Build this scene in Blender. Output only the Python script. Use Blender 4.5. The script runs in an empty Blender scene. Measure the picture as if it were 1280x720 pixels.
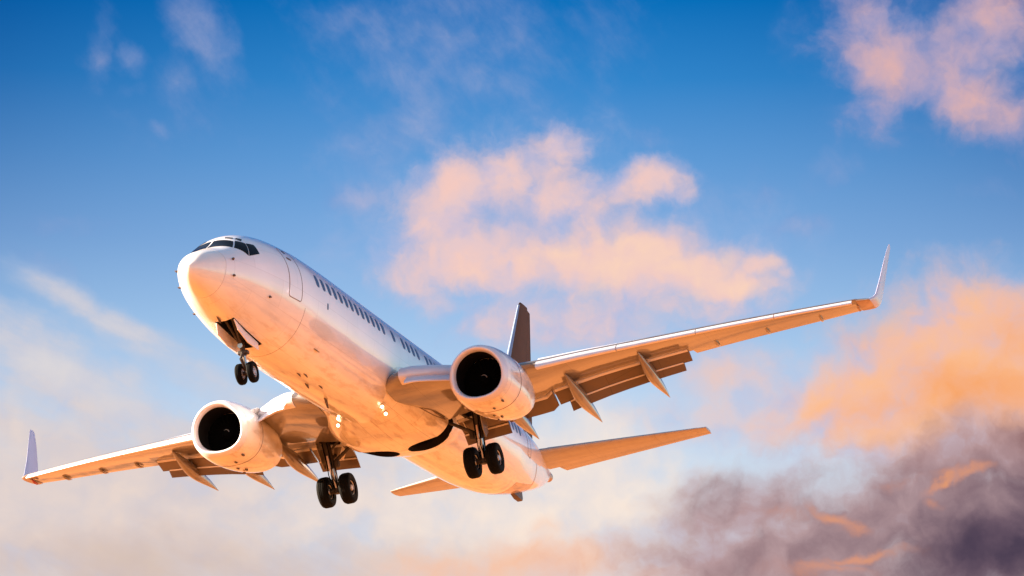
import bpy, bmesh, math, random
from mathutils import Vector, Matrix
R_ = math.radians
random.seed(7)
scene = bpy.context.scene

# ------------------------------------------------------------------ camera
cd = bpy.data.cameras.new("camera"); cam = bpy.data.objects.new("camera", cd)
scene.collection.objects.link(cam); scene.camera = cam
cd.sensor_width = 36.0; cd.lens = 100.5875; cd.clip_start = 0.5; cd.clip_end = 60000
CR = Matrix(((-0.3054945, 0.9521939, 0.0), (0.2165524, 0.0694771, 0.9737957), (0.9272423, 0.2974892, -0.2274247)))
cam.matrix_world = Matrix.Translation((97.194, 35.031, 1.70)) @ CR.transposed().to_4x4()

# ------------------------------------------------------------------ exposure
scene.view_settings.view_transform = 'Standard'; scene.view_settings.look = 'None'
scene.view_settings.exposure = 2.4; scene.view_settings.gamma = 1.0
scene.view_settings.use_curve_mapping = False
scene.cycles.max_bounces = 6; scene.cycles.use_denoising = True
scene.cycles.sample_clamp_indirect = 4.0
scene.cycles.caustics_reflective = False; scene.cycles.caustics_refractive = False

# ------------------------------------------------------------------ sun
SUN_EL, SUN_AZ = R_(17.0), R_(-76.0)          # azimuth counted from +X towards +Y
sd = bpy.data.lights.new("sun", 'SUN'); sd.energy = 5.0; sd.angle = R_(0.55); sd.color = (1.0, 0.80, 0.58)
sun = bpy.data.objects.new("sun", sd); scene.collection.objects.link(sun)
sv = Vector((math.cos(SUN_EL)*math.cos(SUN_AZ), math.cos(SUN_EL)*math.sin(SUN_AZ), math.sin(SUN_EL)))
sun.rotation_euler = sv.to_track_quat('Z', 'Y').to_euler(); sun.location = (0, 0, 90)

# ------------------------------------------------------------------ world: Nishita sky, and towards the aircraft a sunset sky with clouds.
# Sky coordinates: azimuth and elevation about one fixed heading of the sky, in units of 1.602 degrees.
w = bpy.data.worlds.new("World"); scene.world = w; w.use_nodes = True
wt = w.node_tree; bg = wt.nodes['Background']; WL = wt.links.new
EXPF = 2.0**scene.view_settings.exposure
def lin(c):
    return tuple(((x/255/12.92) if x/255 <= .04045 else ((x/255+.055)/1.055)**2.4)/EXPF for x in c)
def wn(t, **kw):
    n = wt.nodes.new(t)
    for k, v in kw.items(): setattr(n, k, v)
    return n
def wset(sock, v):
    if isinstance(v, bpy.types.NodeSocket): WL(v, sock)
    else: sock.default_value = v
def wm(op, a, b=None, c=None, clamp=False):
    n = wn('ShaderNodeMath', operation=op, use_clamp=clamp); wset(n.inputs[0], a)
    if b is not None: wset(n.inputs[1], b)
    if c is not None: wset(n.inputs[2], c)
    return n.outputs[0]
def wvm(op, a, b=None):
    n = wn('ShaderNodeVectorMath', operation=op); wset(n.inputs[0], a)
    if b is not None: wset(n.inputs[1], b)
    return n
def wmix(f, a, b):
    n = wn('ShaderNodeMix', data_type='RGBA'); wset(n.inputs[0], f)
    for s, v in ((n.inputs[6], a), (n.inputs[7], b)):
        if isinstance(v, tuple): s.default_value = (*v, 1)
        else: WL(v, s)
    return n.outputs[2]
def sstep(x, a, b):
    n = wn('ShaderNodeMapRange', interpolation_type='SMOOTHSTEP'); wset(n.inputs[0], x); n.inputs[1].default_value = a; n.inputs[2].default_value = b
    return n.outputs[0]
def wramp(x, stops):
    n = wn('ShaderNodeValToRGB'); e = n.color_ramp.elements
    e[0].position, e[0].color = stops[0][0], (*stops[0][1], 1); e[1].position, e[1].color = stops[-1][0], (*stops[-1][1], 1)
    for p, c in stops[1:-1]: q = e.new(p); q.color = (*c, 1)
    wset(n.inputs[0], x); return n.outputs[0]
def wnoise(vec, scale, detail=8, rough=.58, lac=2.05, dist=0.0, off=None):
    if off: vec = wvm('ADD', vec, off).outputs[0]
    n = wn('ShaderNodeTexNoise'); WL(vec, n.inputs['Vector']); n.inputs['Scale'].default_value = scale; n.inputs['Detail'].default_value = detail
    n.inputs['Roughness'].default_value = rough; n.inputs['Lacunarity'].default_value = lac; n.inputs['Distortion'].default_value = dist
    return n
nish = wn('ShaderNodeTexSky', sky_type='NISHITA', sun_disc=False, sun_elevation=SUN_EL, sun_rotation=math.pi/2-SUN_AZ)
nsc = wvm('SCALE', nish.outputs[0]); nsc.inputs['Scale'].default_value = .05
tcw = wn('ShaderNodeTexCoord'); dirv = tcw.outputs['Generated']
HEAD = Vector((-.9521939, -.3054945, 0)); RIGHT = Vector((-.3054945, .9521939, 0))
da = wvm('DOT_PRODUCT', dirv, tuple(RIGHT)).outputs['Value']; db = wvm('DOT_PRODUCT', dirv, tuple(HEAD)).outputs['Value']
az = wm('MULTIPLY', wm('ARCTAN2', da, db), 180/math.pi/1.602)
dz = wn('ShaderNodeSeparateXYZ'); WL(dirv, dz.inputs[0])
el = wm('MULTIPLY', wm('SUBTRACT', wm('ARCSINE', dz.outputs[2]), R_(13.1455)), 180/math.pi/1.602)
P2 = wn('ShaderNodeCombineXYZ'); WL(az, P2.inputs[0]); WL(el, P2.inputs[1]); P2 = P2.outputs[0]
wc = wnoise(P2, .9, 3, .5)
wv = wvm('SUBTRACT', wc.outputs['Color'], (.5, .5, .5)); ws = wvm('SCALE', wv.outputs[0]); ws.inputs['Scale'].default_value = .55
wc2 = wnoise(P2, 3.4, 4, .55); wv2 = wvm('SUBTRACT', wc2.outputs['Color'], (.5, .5, .5)); ws2 = wvm('SCALE', wv2.outputs[0]); ws2.inputs['Scale'].default_value = .22
PW = wvm('ADD', wvm('ADD', P2, ws.outputs[0]).outputs[0], ws2.outputs[0]).outputs[0]
TOK = [None]
def field(lobes, vec=None):
    """smooth union of soft ellipses: (azimuth, elevation, half-width, half-height, tilt deg, strength)"""
    acc = None
    for x, y, rx, ry, rot, s in lobes:
        # the tiny term chains the lobes one after another, which keeps the shader's working memory small
        src = vec or PW
        if TOK[0] is not None:
            q = wn('ShaderNodeVectorMath', operation='MULTIPLY_ADD'); WL(TOK[0], q.inputs[0]); q.inputs[1].default_value = (1e-9, 1e-9, 0); WL(src, q.inputs[2]); src = q.outputs[0]
        m = wn('ShaderNodeMapping', vector_type='TEXTURE'); WL(src, m.inputs[0])
        m.inputs[1].default_value = (x, y, 0); m.inputs[2].default_value = (0, 0, R_(rot)); m.inputs[3].default_value = (rx, ry, 1)
        r2 = wvm('DOT_PRODUCT', m.outputs[0], m.outputs[0]).outputs['Value']
        v = wm('MULTIPLY', wm('EXPONENT', wm('MULTIPLY', r2, -.8)), s)
        acc = v if acc is None else wm('SMOOTH_MAX', acc, v, .12)
        TOK[0] = acc
    return acc
def px(*L):
    return [((x-640)/100, (360-y)/100, rx/100, ry/100, rot, s) for x, y, rx, ry, rot, s in L]
# clear sky
elv = wm('MULTIPLY_ADD', el, 1/7.2, .5)                         # 0 at 7.4 deg, 1 at 18.9 deg of elevation
clear = wramp(elv, [(0, lin((226, 226, 232))), (.16, lin((208, 223, 238))), (.30, lin((188, 214, 241))), (.44, lin((158, 196, 235))), (.58, lin((128, 174, 225))), (.72, lin((96, 156, 216))), (.86, lin((50, 134, 204))), (1.0, lin((4, 112, 188)))])
edge = wm('MULTIPLY', az, az); edge = wm('MULTIPLY', edge, wm('MAXIMUM', wm('MULTIPLY_ADD', el, .22, .4), 0.0))
clear = wmix(wm('MULTIPLY', edge, .011, clamp=True), clear, lin((0, 66, 140)))
sky = clear
def off2(v): return wvm('ADD', P2, v).outputs[0]
nA = wnoise(PW, 1.0, 7, .50, dist=.1).outputs['Fac']
nB = wnoise(PW, 2.5, 6, .52, dist=.1, off=(7, 3, 0)).outputs['Fac']
nA3 = wnoise(PW, 1.5, 4, .48).outputs['Fac']; nA2 = wnoise(PW, 1.5, 4, .48, off=(.13, -.24, 0)).outputs['Fac']
def streaks(ang, sx, sy, scale, rough, dist, off):
    """noise drawn out along a direction that falls to the right by ang degrees"""
    r = wn('ShaderNodeMapping', vector_type='POINT'); WL(P2, r.inputs[0]); r.inputs[2].default_value = (0, 0, R_(ang))
    q = wvm('MULTIPLY', r.outputs[0], (sx, sy, 1)).outputs[0]
    return wnoise(q, scale, 7, rough, dist=dist, off=off).outputs['Fac']
nS = streaks(22, .45, 1.35, .95, .57, .15, (3, 9, 0))
nW = streaks(48, .7, 1.5, 1.25, .6, .2, (13, 5, 0))
nC = wnoise(PW, 6.5, 5, .58, dist=.2, off=(2, 8, 0)).outputs['Fac']
nAB = wm('MULTIPLY_ADD', nC, .18, wm('MULTIPLY_ADD', nB, .34, wm('MULTIPLY', nA, .48)))
relief = wm('MULTIPLY_ADD', wm('SUBTRACT', nA3, nA2), 2.6, .5, clamp=True)
def layer(sky, lobes, amp, lo, hi, col_thin, col_mid, col_core, opac=1.0, noise=None, lit=.35, vec=None, k=1.0, span=.35):
    k *= 1.22
    f = field([(x, y, rx*k, ry*k, r, s) for x, y, rx, ry, r, s in px(*lobes)], vec)
    mixn = nAB if noise is None else noise
    d = wm('MULTIPLY_ADD', wm('SUBTRACT', mixn, .5), amp, f)
    d = wm('MULTIPLY', d, sstep(f, .02, .22))
    a = wm('MULTIPLY', sstep(d, lo, hi), opac)
    t = wm('ADD', wm('MULTIPLY', sstep(d, lo, hi+span), 1-lit), wm('MULTIPLY', relief, lit))
    c = wramp(t, [(0.08, lin(col_thin)), (.5, lin(col_mid)), (.92, lin(col_core))])
    TOK[0] = wm('ADD', a, t)
    return wmix(a, sky, c), a, d
# thin high wisps
sky, _, _ = layer(sky, [(560, 60, 170, 90, 0, .62), (500, 165, 80, 44, 25, .66), (640, 150, 120, 60, 0, .4), (440, 244, 36, 15, 8, .78), (243, 62, 30, 66, 28, .72), (103, 66, 20, 44, -10, .6), (143, 82, 18, 30, 35, .62), (205, 118, 30, 40, 10, .5), (178, 174, 16, 9, 0, .6), (215, 150, 110, 60, 0, .3),
    (150, 122, 26, 14, 0, .5), (1010, 290, 36, 11, 0, .66), (966, 246, 14, 14, 0, .5), (1055, 225, 40, 24, 20, .48), (820, 172, 26, 18, 0, .48), (70, 290, 70, 14, 0, .4), (410, 20, 50, 30, 0, .5), (1105, 430, 40, 14, 0, .72), (40, 345, 70, 20, -20, .45), (900, 250, 120, 60, 0, .25), (740, 40, 120, 60, 0, .35), (1240, 250, 60, 20, 0, .35)],
    1.5, .16, 1.05, (120, 150, 208), (168, 174, 210), (214, 190, 202), .66, noise=wm('MULTIPLY_ADD', nW, .5, wm('MULTIPLY', nAB, .5)))
# pale bank low on the left, streaks above it, cream cloud behind the tail
sky, _, _ = layer(sky, [(70, 470, 190, 44, -24, .9), (120, 405, 170, 22, -24, .66), (270, 485, 230, 28, -22, .66), (30, 430, 130, 40, -20, .7), (340, 510, 170, 40, -20, .55), (180, 530, 200, 40, -20, .7)],
    1.2, .16, .95, (176, 196, 226), (214, 208, 214), (232, 222, 216), .85, noise=nS, lit=.2)
sky, _, _ = layer(sky, [(40, 560, 210, 60, -14, .9), (60, 650, 340, 100, 0, 1.1), (330, 650, 320, 80, 0, 1.0), (500, 690, 320, 80, 0, .95), (420, 610, 240, 44, 0, .6)],
    1.0, .10, .95, (194, 200, 222), (218, 205, 205), (233, 213, 203), .93, noise=nS, lit=.5)
sky, _, _ = layer(sky, [(735, 590, 120, 66, 0, 1.0), (650, 660, 210, 60, 0, 1.0), (790, 640, 80, 50, 10, .85), (745, 530, 60, 50, 0, .8), (560, 640, 190, 60, 0, .8), (870, 570, 60, 30, 20, .4)],
    .9, .10, 1.0, (208, 218, 234), (238, 226, 220), (254, 235, 218), .92, lit=.5)
sky, _, _ = layer(sky, [(120, 712, 280, 44, 0, .8), (420, 710, 190, 36, 0, .7)], .9, .15, 1.0, (205, 180, 172), (204, 178, 166), (200, 176, 160), .6, noise=nS)
sky, _, _ = layer(sky, [(690, 700, 110, 30, 0, 1.0), (590, 712, 130, 28, 0, .85), (690, 662, 60, 14, 0, .6), (820, 718, 50, 14, 0, .8), (480, 700, 60, 16, 0, .4)],
    1.1, .2, 1.1, (238, 208, 196), (248, 194, 164), (252, 182, 138), .8)
# peach cumulus in the middle: thin rosy veil, then the body
sky, _, _ = layer(sky, [(640, 290, 190, 110, 0, .62), (780, 330, 190, 80, 0, .62), (720, 400, 190, 50, 0, .66), (860, 390, 130, 40, 0, .55), (700, 200, 90, 50, 0, .45), (540, 350, 90, 60, 0, .5)],
    1.1, .12, 1.0, (160, 184, 226), (196, 190, 216), (224, 200, 204), .8)
sky, _, _ = layer(sky, [(565, 238, 58, 42, 20, .95), (628, 228, 50, 38, 0, .9), (555, 282, 52, 40, 0, .8), (508, 342, 46, 34, 0, .72), (540, 380, 40, 22, 0, .6), (596, 318, 84, 40, 0, .9), (706, 248, 62, 38, 0, .82), (700, 186, 34, 26, -10, .85), (748, 264, 38, 22, 20, .72), (776, 244, 40, 22, 0, .8), (815, 230, 52, 26, 6, .92), (855, 244, 26, 11, 0, .6), (690, 222, 40, 30, 0, .7), (720, 408, 150, 34, 0, .6), (860, 385, 110, 28, 0, .58), (640, 405, 90, 30, 0, .5)],
    1.25, .20, .92, (196, 190, 220), (236, 202, 200), (250, 204, 190), .93, lit=.5)
sky, _, _ = layer(sky, [(660, 332, 90, 32, 0, .85), (740, 328, 90, 34, 0, 1.1), (800, 322, 70, 34, 8, 1.15), (860, 340, 70, 28, 8, 1.1), (905, 352, 70, 24, 0, 1.0), (950, 334, 36, 15, 10, .9), (982, 340, 18, 8, 0, .6), (600, 338, 70, 28, 0, .55)],
    1.0, .18, .95, (212, 198, 216), (244, 204, 194), (255, 214, 186), .95, lit=.5)
# rose cloud in the upper right corner
sky, _, _ = layer(sky, [(1150, 60, 120, 70, 0, .6), (1230, 90, 110, 70, 0, .65), (1115, 140, 60, 40, 20, .55)], 1.1, .14, 1.0, (112, 146, 206), (156, 164, 204), (190, 172, 194), .75)
sky, _, _ = layer(sky, [(1105, 45, 54, 50, 0, .75), (1140, 85, 80, 44, -10, .98), (1112, 142, 50, 34, 30, .62), (1215, 76, 80, 36, 10, .88), (1262, 36, 56, 46, 30, .9), (1232, 130, 66, 42, -35, .9), (1275, 160, 50, 34, -35, .8), (1180, 8, 60, 14, 0, .5)],
    1.35, .24, .98, (160, 160, 202), (200, 172, 190), (234, 182, 172), .86, lit=.5)
# glowing bank on the right, with a fainter rosy tongue to its left
sky, _, _ = layer(sky, [(1020, 498, 120, 44, 6, .9), (930, 478, 80, 36, 0, .85), (950, 522, 150, 34, 0, .75), (1010, 452, 70, 14, 0, .5), (1240, 400, 120, 60, 0, .6)],
    1.1, .14, 1.05, (186, 192, 222), (228, 200, 200), (248, 200, 176), .85, lit=.5)
sky, _, _ = layer(sky, [(1240, 388, 80, 28, 0, .85), (1252, 360, 46, 14, 0, .6), (1215, 440, 140, 56, 10, 1.1), (1260, 480, 150, 90, 0, 1.25), (1120, 495, 120, 52, 8, 1.05), (1160, 545, 130, 40, 0, .95), (1090, 520, 70, 34, 0, .7)],
    1.0, .16, .9, (198, 190, 214), (242, 190, 170), (254, 192, 146), .97, lit=.62)
sky, _, _ = layer(sky, [(1235, 505, 110, 44, -6, 1.0), (1140, 515, 100, 28, 0, .75), (1285, 440, 70, 60, 0, .7)], .85, .2, 1.2, (244, 182, 148), (248, 168, 110), (248, 156, 80), .9, lit=.35)
# dark bank beneath it, ragged gaps of blue-grey at its left end
sky, _, _ = layer(sky, [(1255, 660, 160, 70, 0, 1.3), (1100, 655, 150, 56, 8, 1.1), (930, 650, 110, 52, 24, .9), (1000, 705, 190, 44, 0, 1.05), (1190, 588, 130, 30, 6, .95), (1280, 580, 120, 40, 0, 1.15), (1110, 570, 80, 20, 0, .5), (890, 615, 60, 26, 20, .62), (1050, 600, 110, 22, 0, .5)],
    1.15, .12, .95, (198, 182, 194), (180, 146, 148), (144, 110, 116), .92, noise=nAB, lit=.5)
sky, _, _ = layer(sky, [(1270, 690, 150, 60, 10, 1.25), (1170, 660, 140, 36, 10, .8), (1285, 625, 80, 50, 0, .85)], .9, .2, 1.25, (118, 92, 106), (88, 70, 90), (58, 50, 74), .90, lit=.35)
sky, _, _ = layer(sky, [(1218, 597, 42, 8, 12, 1.0), (1182, 610, 34, 6, 34, .95), (1172, 632, 16, 7, 0, .75), (1045, 648, 40, 10, -30, 1.05), (1068, 662, 26, 9, -10, .95), (1085, 698, 60, 9, 8, 1.1), (1050, 712, 60, 8, -6, .9), (985, 640, 60, 14, 0, .65), (1110, 618, 60, 11, 10, .6), (990, 712, 70, 14, 0, .7), (1130, 690, 30, 10, 20, .6), (900, 700, 60, 12, 0, .45)],
    1.8, .40, 1.25, (180, 134, 130), (224, 152, 120), (252, 168, 104), .80, noise=nAB)
cosv = wvm('DOT_PRODUCT', dirv, tuple(HEAD*.97379+Vector((0, 0, .22743)))).outputs['Value']
mask = sstep(cosv, math.cos(R_(30)), math.cos(R_(15)))
bg.inputs[1].default_value = 1.0; WL(nsc.outputs[0], bg.inputs[0])
bg2 = wn('ShaderNodeBackground'); WL(sky, bg2.inputs[0]); bg2.inputs[1].default_value = 1.0
ms = wn('ShaderNodeMixShader'); WL(mask, ms.inputs[0]); WL(bg.outputs[0], ms.inputs[1]); WL(bg2.outputs[0], ms.inputs[2])
WL(ms.outputs[0], wt.nodes['World Output'].inputs['Surface'])
w.cycles.sampling_method = 'MANUAL'; w.cycles.sample_map_resolution = 256

# ------------------------------------------------------------------ material helpers
def new_mat(name):
    m = bpy.data.materials.new(name); m.use_nodes = True
    nt = m.node_tree; b = nt.nodes["Principled BSDF"]
    return m, nt, b
def N(nt, t, **kw):
    n = nt.nodes.new(t)
    for k, v in kw.items(): setattr(n, k, v)
    return n
def ramp(nt, stops, interp='LINEAR'):
    n = nt.nodes.new('ShaderNodeValToRGB'); n.color_ramp.interpolation = interp
    e = n.color_ramp.elements
    e[0].position, e[0].color = stops[0][0], (*stops[0][1], 1); e[1].position, e[1].color = stops[-1][0], (*stops[-1][1], 1)
    for p, c in stops[1:-1]:
        q = e.new(p); q.color = (*c, 1)
    return n
def simple(name, col, rough=.5, metal=0.0, coat=0.0, var=0.12, scale=3.0):
    m, nt, b = new_mat(name)
    tc = N(nt, 'ShaderNodeTexCoord'); no = N(nt, 'ShaderNodeTexNoise'); no.inputs['Scale'].default_value = scale; no.inputs['Detail'].default_value = 5
    nt.links.new(tc.outputs['Object'], no.inputs['Vector'])
    rp = ramp(nt, [(.3, tuple(c*(1-var) for c in col)), (.7, tuple(min(1, c*(1+var)) for c in col))])
    nt.links.new(no.outputs['Fac'], rp.inputs['Fac']); nt.links.new(rp.outputs['Color'], b.inputs['Base Color'])
    b.inputs['Roughness'].default_value = rough; b.inputs['Metallic'].default_value = metal
    b.inputs['Coat Weight'].default_value = coat; b.inputs['Coat Roughness'].default_value = .06
    return m
def paint(name, col, rough, coat, panel=None, dirt=0.0, below=None, dirtcol=(.16, .10, .06), axis='fus', linecol=(.25, .2, .18), lineamt=.6, streak=(0.35, 3.0, 1.6)):
    """aircraft paint: panel joints from a brick pattern laid over the skin, streaky grime, faint unevenness"""
    m, nt, b = new_mat(name); L = nt.links.new
    tc = N(nt, 'ShaderNodeTexCoord'); sp = N(nt, 'ShaderNodeSeparateXYZ'); L(tc.outputs['Object'], sp.inputs[0])
    cm = N(nt, 'ShaderNodeCombineXYZ'); L(sp.outputs['X'], cm.inputs['X'])
    if axis == 'fus':
        zc = N(nt, 'ShaderNodeMath', operation='SUBTRACT'); L(sp.outputs['Z'], zc.inputs[0]); zc.inputs[1].default_value = 3.6
        at = N(nt, 'ShaderNodeMath', operation='ARCTAN2'); L(sp.outputs['Y'], at.inputs[0]); L(zc.outputs[0], at.inputs[1])
        mu = N(nt, 'ShaderNodeMath', operation='MULTIPLY'); L(at.outputs[0], mu.inputs[0]); mu.inputs[1].default_value = 1.85
        L(mu.outputs[0], cm.inputs['Y'])
    else:
        L(sp.outputs['Y'], cm.inputs['Y'])
    col_out = None
    # broad unevenness
    no = N(nt, 'ShaderNodeTexNoise'); no.inputs['Scale'].default_value = .8; no.inputs['Detail'].default_value = 4
    L(tc.outputs['Object'], no.inputs['Vector'])
    rp = ramp(nt, [(.25, tuple(c*.93 for c in col)), (.75, tuple(min(1, c*1.04) for c in col))]); L(no.outputs['Fac'], rp.inputs['Fac'])
    col_out = rp.outputs['Color']
    if panel:
        br = N(nt, 'ShaderNodeTexBrick'); br.inputs['Scale'].default_value = 1.0
        br.inputs['Brick Width'].default_value, br.inputs['Row Height'].default_value = panel
        br.inputs['Mortar Size'].default_value = .008; br.inputs['Mortar Smooth'].default_value = .2; br.offset = .37
        L(cm.outputs[0], br.inputs['Vector'])
        br.inputs['Color1'].default_value = (1, 1, 1, 1); br.inputs['Color2'].default_value = (.95, .95, .95, 1)
        br.inputs['Mortar'].default_value = tuple(1-lineamt*(1-c) for c in linecol)+(1,)
        mx = N(nt, 'ShaderNodeMix', data_type='RGBA', blend_type='MULTIPLY'); mx.inputs[0].default_value = 1.0
        L(col_out, mx.inputs[6]); L(br.outputs['Color'], mx.inputs[7]); col_out = mx.outputs[2]
    if dirt > 0:
        mp = N(nt, 'ShaderNodeMapping'); mp.inputs['Scale'].default_value = streak; L(tc.outputs['Object'], mp.inputs['Vector'])
        n2 = N(nt, 'ShaderNodeTexNoise'); n2.inputs['Scale'].default_value = 1.7; n2.inputs['Detail'].default_value = 7; n2.inputs['Roughness'].default_value = .62
        L(mp.outputs[0], n2.inputs['Vector'])
        r2 = ramp(nt, [(.5, (0, 0, 0)), (.78, (dirt,)*3)]); L(n2.outputs['Fac'], r2.inputs['Fac'])
        fac = r2.outputs['Color']
        if below is not None:                      # grime only on the underside of the hull
            g = N(nt, 'ShaderNodeMapRange'); L(sp.outputs['Z'], g.inputs[0]); g.inputs[1].default_value = below+.5; g.inputs[2].default_value = below-.35
            k = N(nt, 'ShaderNodeMath', operation='MULTIPLY'); L(fac, k.inputs[0]); L(g.outputs[0], k.inputs[1]); fac = k.outputs[0]
        mx2 = N(nt, 'ShaderNodeMix', data_type='RGBA'); L(fac, mx2.inputs[0]); L(col_out, mx2.inputs[6]); mx2.inputs[7].default_value = (*dirtcol, 1)
        col_out = mx2.outputs[2]
    L(col_out, b.inputs['Base Color'])
    b.inputs['Roughness'].default_value = rough; b.inputs['Coat Weight'].default_value = coat; b.inputs['Coat Roughness'].default_value = .04; b.inputs['Coat IOR'].default_value = 1.75
    n3 = N(nt, 'ShaderNodeTexNoise'); n3.inputs['Scale'].default_value = 1.1; n3.inputs['Detail'].default_value = 2; L(tc.outputs['Object'], n3.inputs['Vector'])
    bp = N(nt, 'ShaderNodeBump'); bp.inputs['Strength'].default_value = .10; bp.inputs['Distance'].default_value = .05; L(n3.outputs['Fac'], bp.inputs['Height'])
    L(bp.outputs[0], b.inputs['Normal']); L(bp.outputs[0], b.inputs['Coat Normal'])
    return m
M = {}
M['white'] = paint('white_paint', (.78, .765, .80), .32, .9, (2.55, 1.05), .75, below=2.2, dirtcol=(.30, .17, .09), lineamt=.3, streak=(.5, 2.4, 1.6))
M['belly'] = paint('belly_paint', (.74, .71, .70), .35, .8, (1.5, .8), .85, dirtcol=(.26, .14, .07), lineamt=.6, streak=(.5, 2.6, 1.6))
M['nacelle'] = paint('nacelle_paint', (.74, .71, .71), .34, .8, (1.9, 3.5), .75, axis='wing', dirtcol=(.22, .11, .045), streak=(.55, 1.6, 1.6))
M['radome'] = paint('radome_paint', (.76, .74, .73), .38, .7, None, .12)
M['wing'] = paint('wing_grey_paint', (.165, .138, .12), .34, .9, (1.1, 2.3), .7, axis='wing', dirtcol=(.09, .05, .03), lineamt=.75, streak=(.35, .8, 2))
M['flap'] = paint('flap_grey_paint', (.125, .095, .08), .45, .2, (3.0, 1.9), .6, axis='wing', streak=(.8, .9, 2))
M['fin'] = paint('fin_brown_paint', (.095, .048, .030), .8, 0, (2.2, 40), .15)
M['finle'] = paint('fin_edge_blue', (.20, .27, .42), .4, .2, None, 0)
M['stab'] = paint('stabilizer_paint', (.34, .30, .28), .4, .4, (1.5, 2.6), .35, axis='wing')
M['wlet'] = paint('winglet_paint', (.42, .42, .60), .34, .4, None, 0)
M['metal'] = simple('polished_metal', (.86, .86, .88), .22, 1.0, var=.04)
M['dullmetal'] = simple('heat_stained_metal', (.40, .30, .24), .38, 1.0, var=.3, scale=2.2)
M['gear'] = simple('gear_grey', (.050, .042, .038), .5, .2)
M['bright'] = simple('bright_leading_edge', (.66, .64, .70), .42, .2, .3, var=.03)
M['chrome'] = simple('strut_chrome', (.30, .29, .30), .22, 1.0)
M['tyre'] = simple('tyre_rubber', (.003, .003, .003), .8, var=.3, scale=8)
M['rim'] = simple('wheel_rim_grey', (.42, .41, .42), .42, .5)
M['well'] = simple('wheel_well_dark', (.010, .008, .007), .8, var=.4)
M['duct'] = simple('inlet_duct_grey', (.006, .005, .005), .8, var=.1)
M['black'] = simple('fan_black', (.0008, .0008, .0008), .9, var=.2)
M['glass'] = simple('dark_glass', (.004, .005, .008), .12)
M['winglass'] = simple('cabin_glass', (.03, .065, .17), .3)
M['seam'] = simple('seam_dark', (.16, .12, .12), .6)
M['softseam'] = simple('soft_seam', (.46, .41, .40), .6)
M['probe'] = simple('probe_dark', (.09, .06, .05), .5, .4)
M['whitepart'] = simple('gear_door_white', (.80, .77, .82), .35, 0, .5, var=.04)
M['tailrefl'] = paint('painted_reflection_brown', (.40, .25, .17), .35, .6, (.5, .4), .8, streak=(1.2, 2, 2))  # brown colour stands in for ground mirrored in the glossy tail
M['red'] = simple('red_lens', (.30, .03, .05), .25, 0, .5)
def lampmat(name, col, st):
    m, nt, b = new_mat(name); b.inputs['Base Color'].default_value = (.8, .8, .8, 1)
    b.inputs['Emission Color'].default_value = (*col, 1); b.inputs['Emission Strength'].default_value = st
    return m
for k in ('tyre', 'well', 'duct', 'black', 'glass', 'winglass', 'gear', 'fin', 'flap'): M[k].node_tree.nodes['Principled BSDF'].inputs['Specular IOR Level'].default_value = .22
M['tyre'].node_tree.nodes['Principled BSDF'].inputs['Specular IOR Level'].default_value = .10
for k in ('black', 'duct', 'glass'): M[k].node_tree.nodes['Principled BSDF'].inputs['Specular IOR Level'].default_value = .06
M['lamp'] = lampmat('landing_light_glow', (1.0, .76, .40), 1.3)

# ------------------------------------------------------------------ mesh helpers
BS, BZ = 19.3, -3.6             # the root Empty sits under the main wheels
def V(s, y, z): return Vector((BS - s, y, z - BZ))
class MB:
    def __init__(self): self.v = []; self.f = []
    def loft(self, rings, caps=True, close=True):
        o = len(self.v); n = len(rings[0])
        for r in rings: self.v += [Vector(p) for p in r]
        for i in range(len(rings)-1):
            for j in range(n if close else n-1):
                k = (j+1) % n
                self.f.append((o+i*n+j, o+i*n+k, o+(i+1)*n+k, o+(i+1)*n+j))
        if caps and close:
            self.f.append(tuple(o+j for j in range(n))[::-1]); m = o+(len(rings)-1)*n
            self.f.append(tuple(m+j for j in range(n)))
        return self
    def tube(self, pts, rad, n=14):
        pts = [Vector(p) for p in pts]
        if not isinstance(rad, (list, tuple)): rad = [rad]*len(pts)
        rings = []; up = None
        for i, p in enumerate(pts):
            d = (pts[min(i+1, len(pts)-1)]-pts[max(i-1, 0)]).normalized()
            a = Vector((0, 0, 1)) if abs(d.z) < .9 else Vector((1, 0, 0))
            if up is not None: a = up
            u = (a - d*a.dot(d)).normalized(); w = d.cross(u); up = u
            rings.append([p+rad[i]*(math.cos(t)*u+math.sin(t)*w) for t in (2*math.pi*k/n for k in range(n))])
        return self.loft(rings)
    def lathe(self, c, ax, prof, n=40, sq=None):
        c = Vector(c); ax = Vector(ax).normalized(); a = Vector((0, 0, 1)) if abs(ax.z) < .9 else Vector((1, 0, 0))
        u = (a-ax*a.dot(ax)).normalized(); w = ax.cross(u)
        return self.loft([[c+ax*t+r*(math.cos(q)*u+math.sin(q)*w) for q in (2*math.pi*k/n for k in range(n))] for t, r in prof])
    def plate(self, pts, th):
        """closed plate: polygon pts, thickness th along its normal"""
        p = [Vector(q) for q in pts]; nrm = Vector((0, 0, 0))
        for i in range(len(p)): nrm += p[i].cross(p[(i+1) % len(p)])
        nrm.normalize()
        return self.loft([[q - nrm*th/2 for q in p], [q + nrm*th/2 for q in p]])
    def box(self, c, sx, sy, sz, rot=None):
        c = Vector(c); m = rot or Matrix.Identity(3)
        r = [[c+m@Vector((x*sx/2, y*sy/2, z*sz/2)) for x, y in ((-1, -1), (1, -1), (1, 1), (-1, 1))] for z in (-1, 1)]
        return self.loft(r)
    def mesh(self, name):
        me = bpy.data.meshes.new(name); me.from_pydata([tuple(q) for q in self.v], [], self.f)
        bm = bmesh.new(); bm.from_mesh(me); bmesh.ops.recalc_face_normals(bm, faces=bm.faces); bm.to_mesh(me); bm.free()
        return me
    def build(self, name, mat, parent, ang=35, bevel=0):
        me = self.mesh(name); me.materials.append(mat)
        return finish(name, me, parent, ang, bevel)
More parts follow.
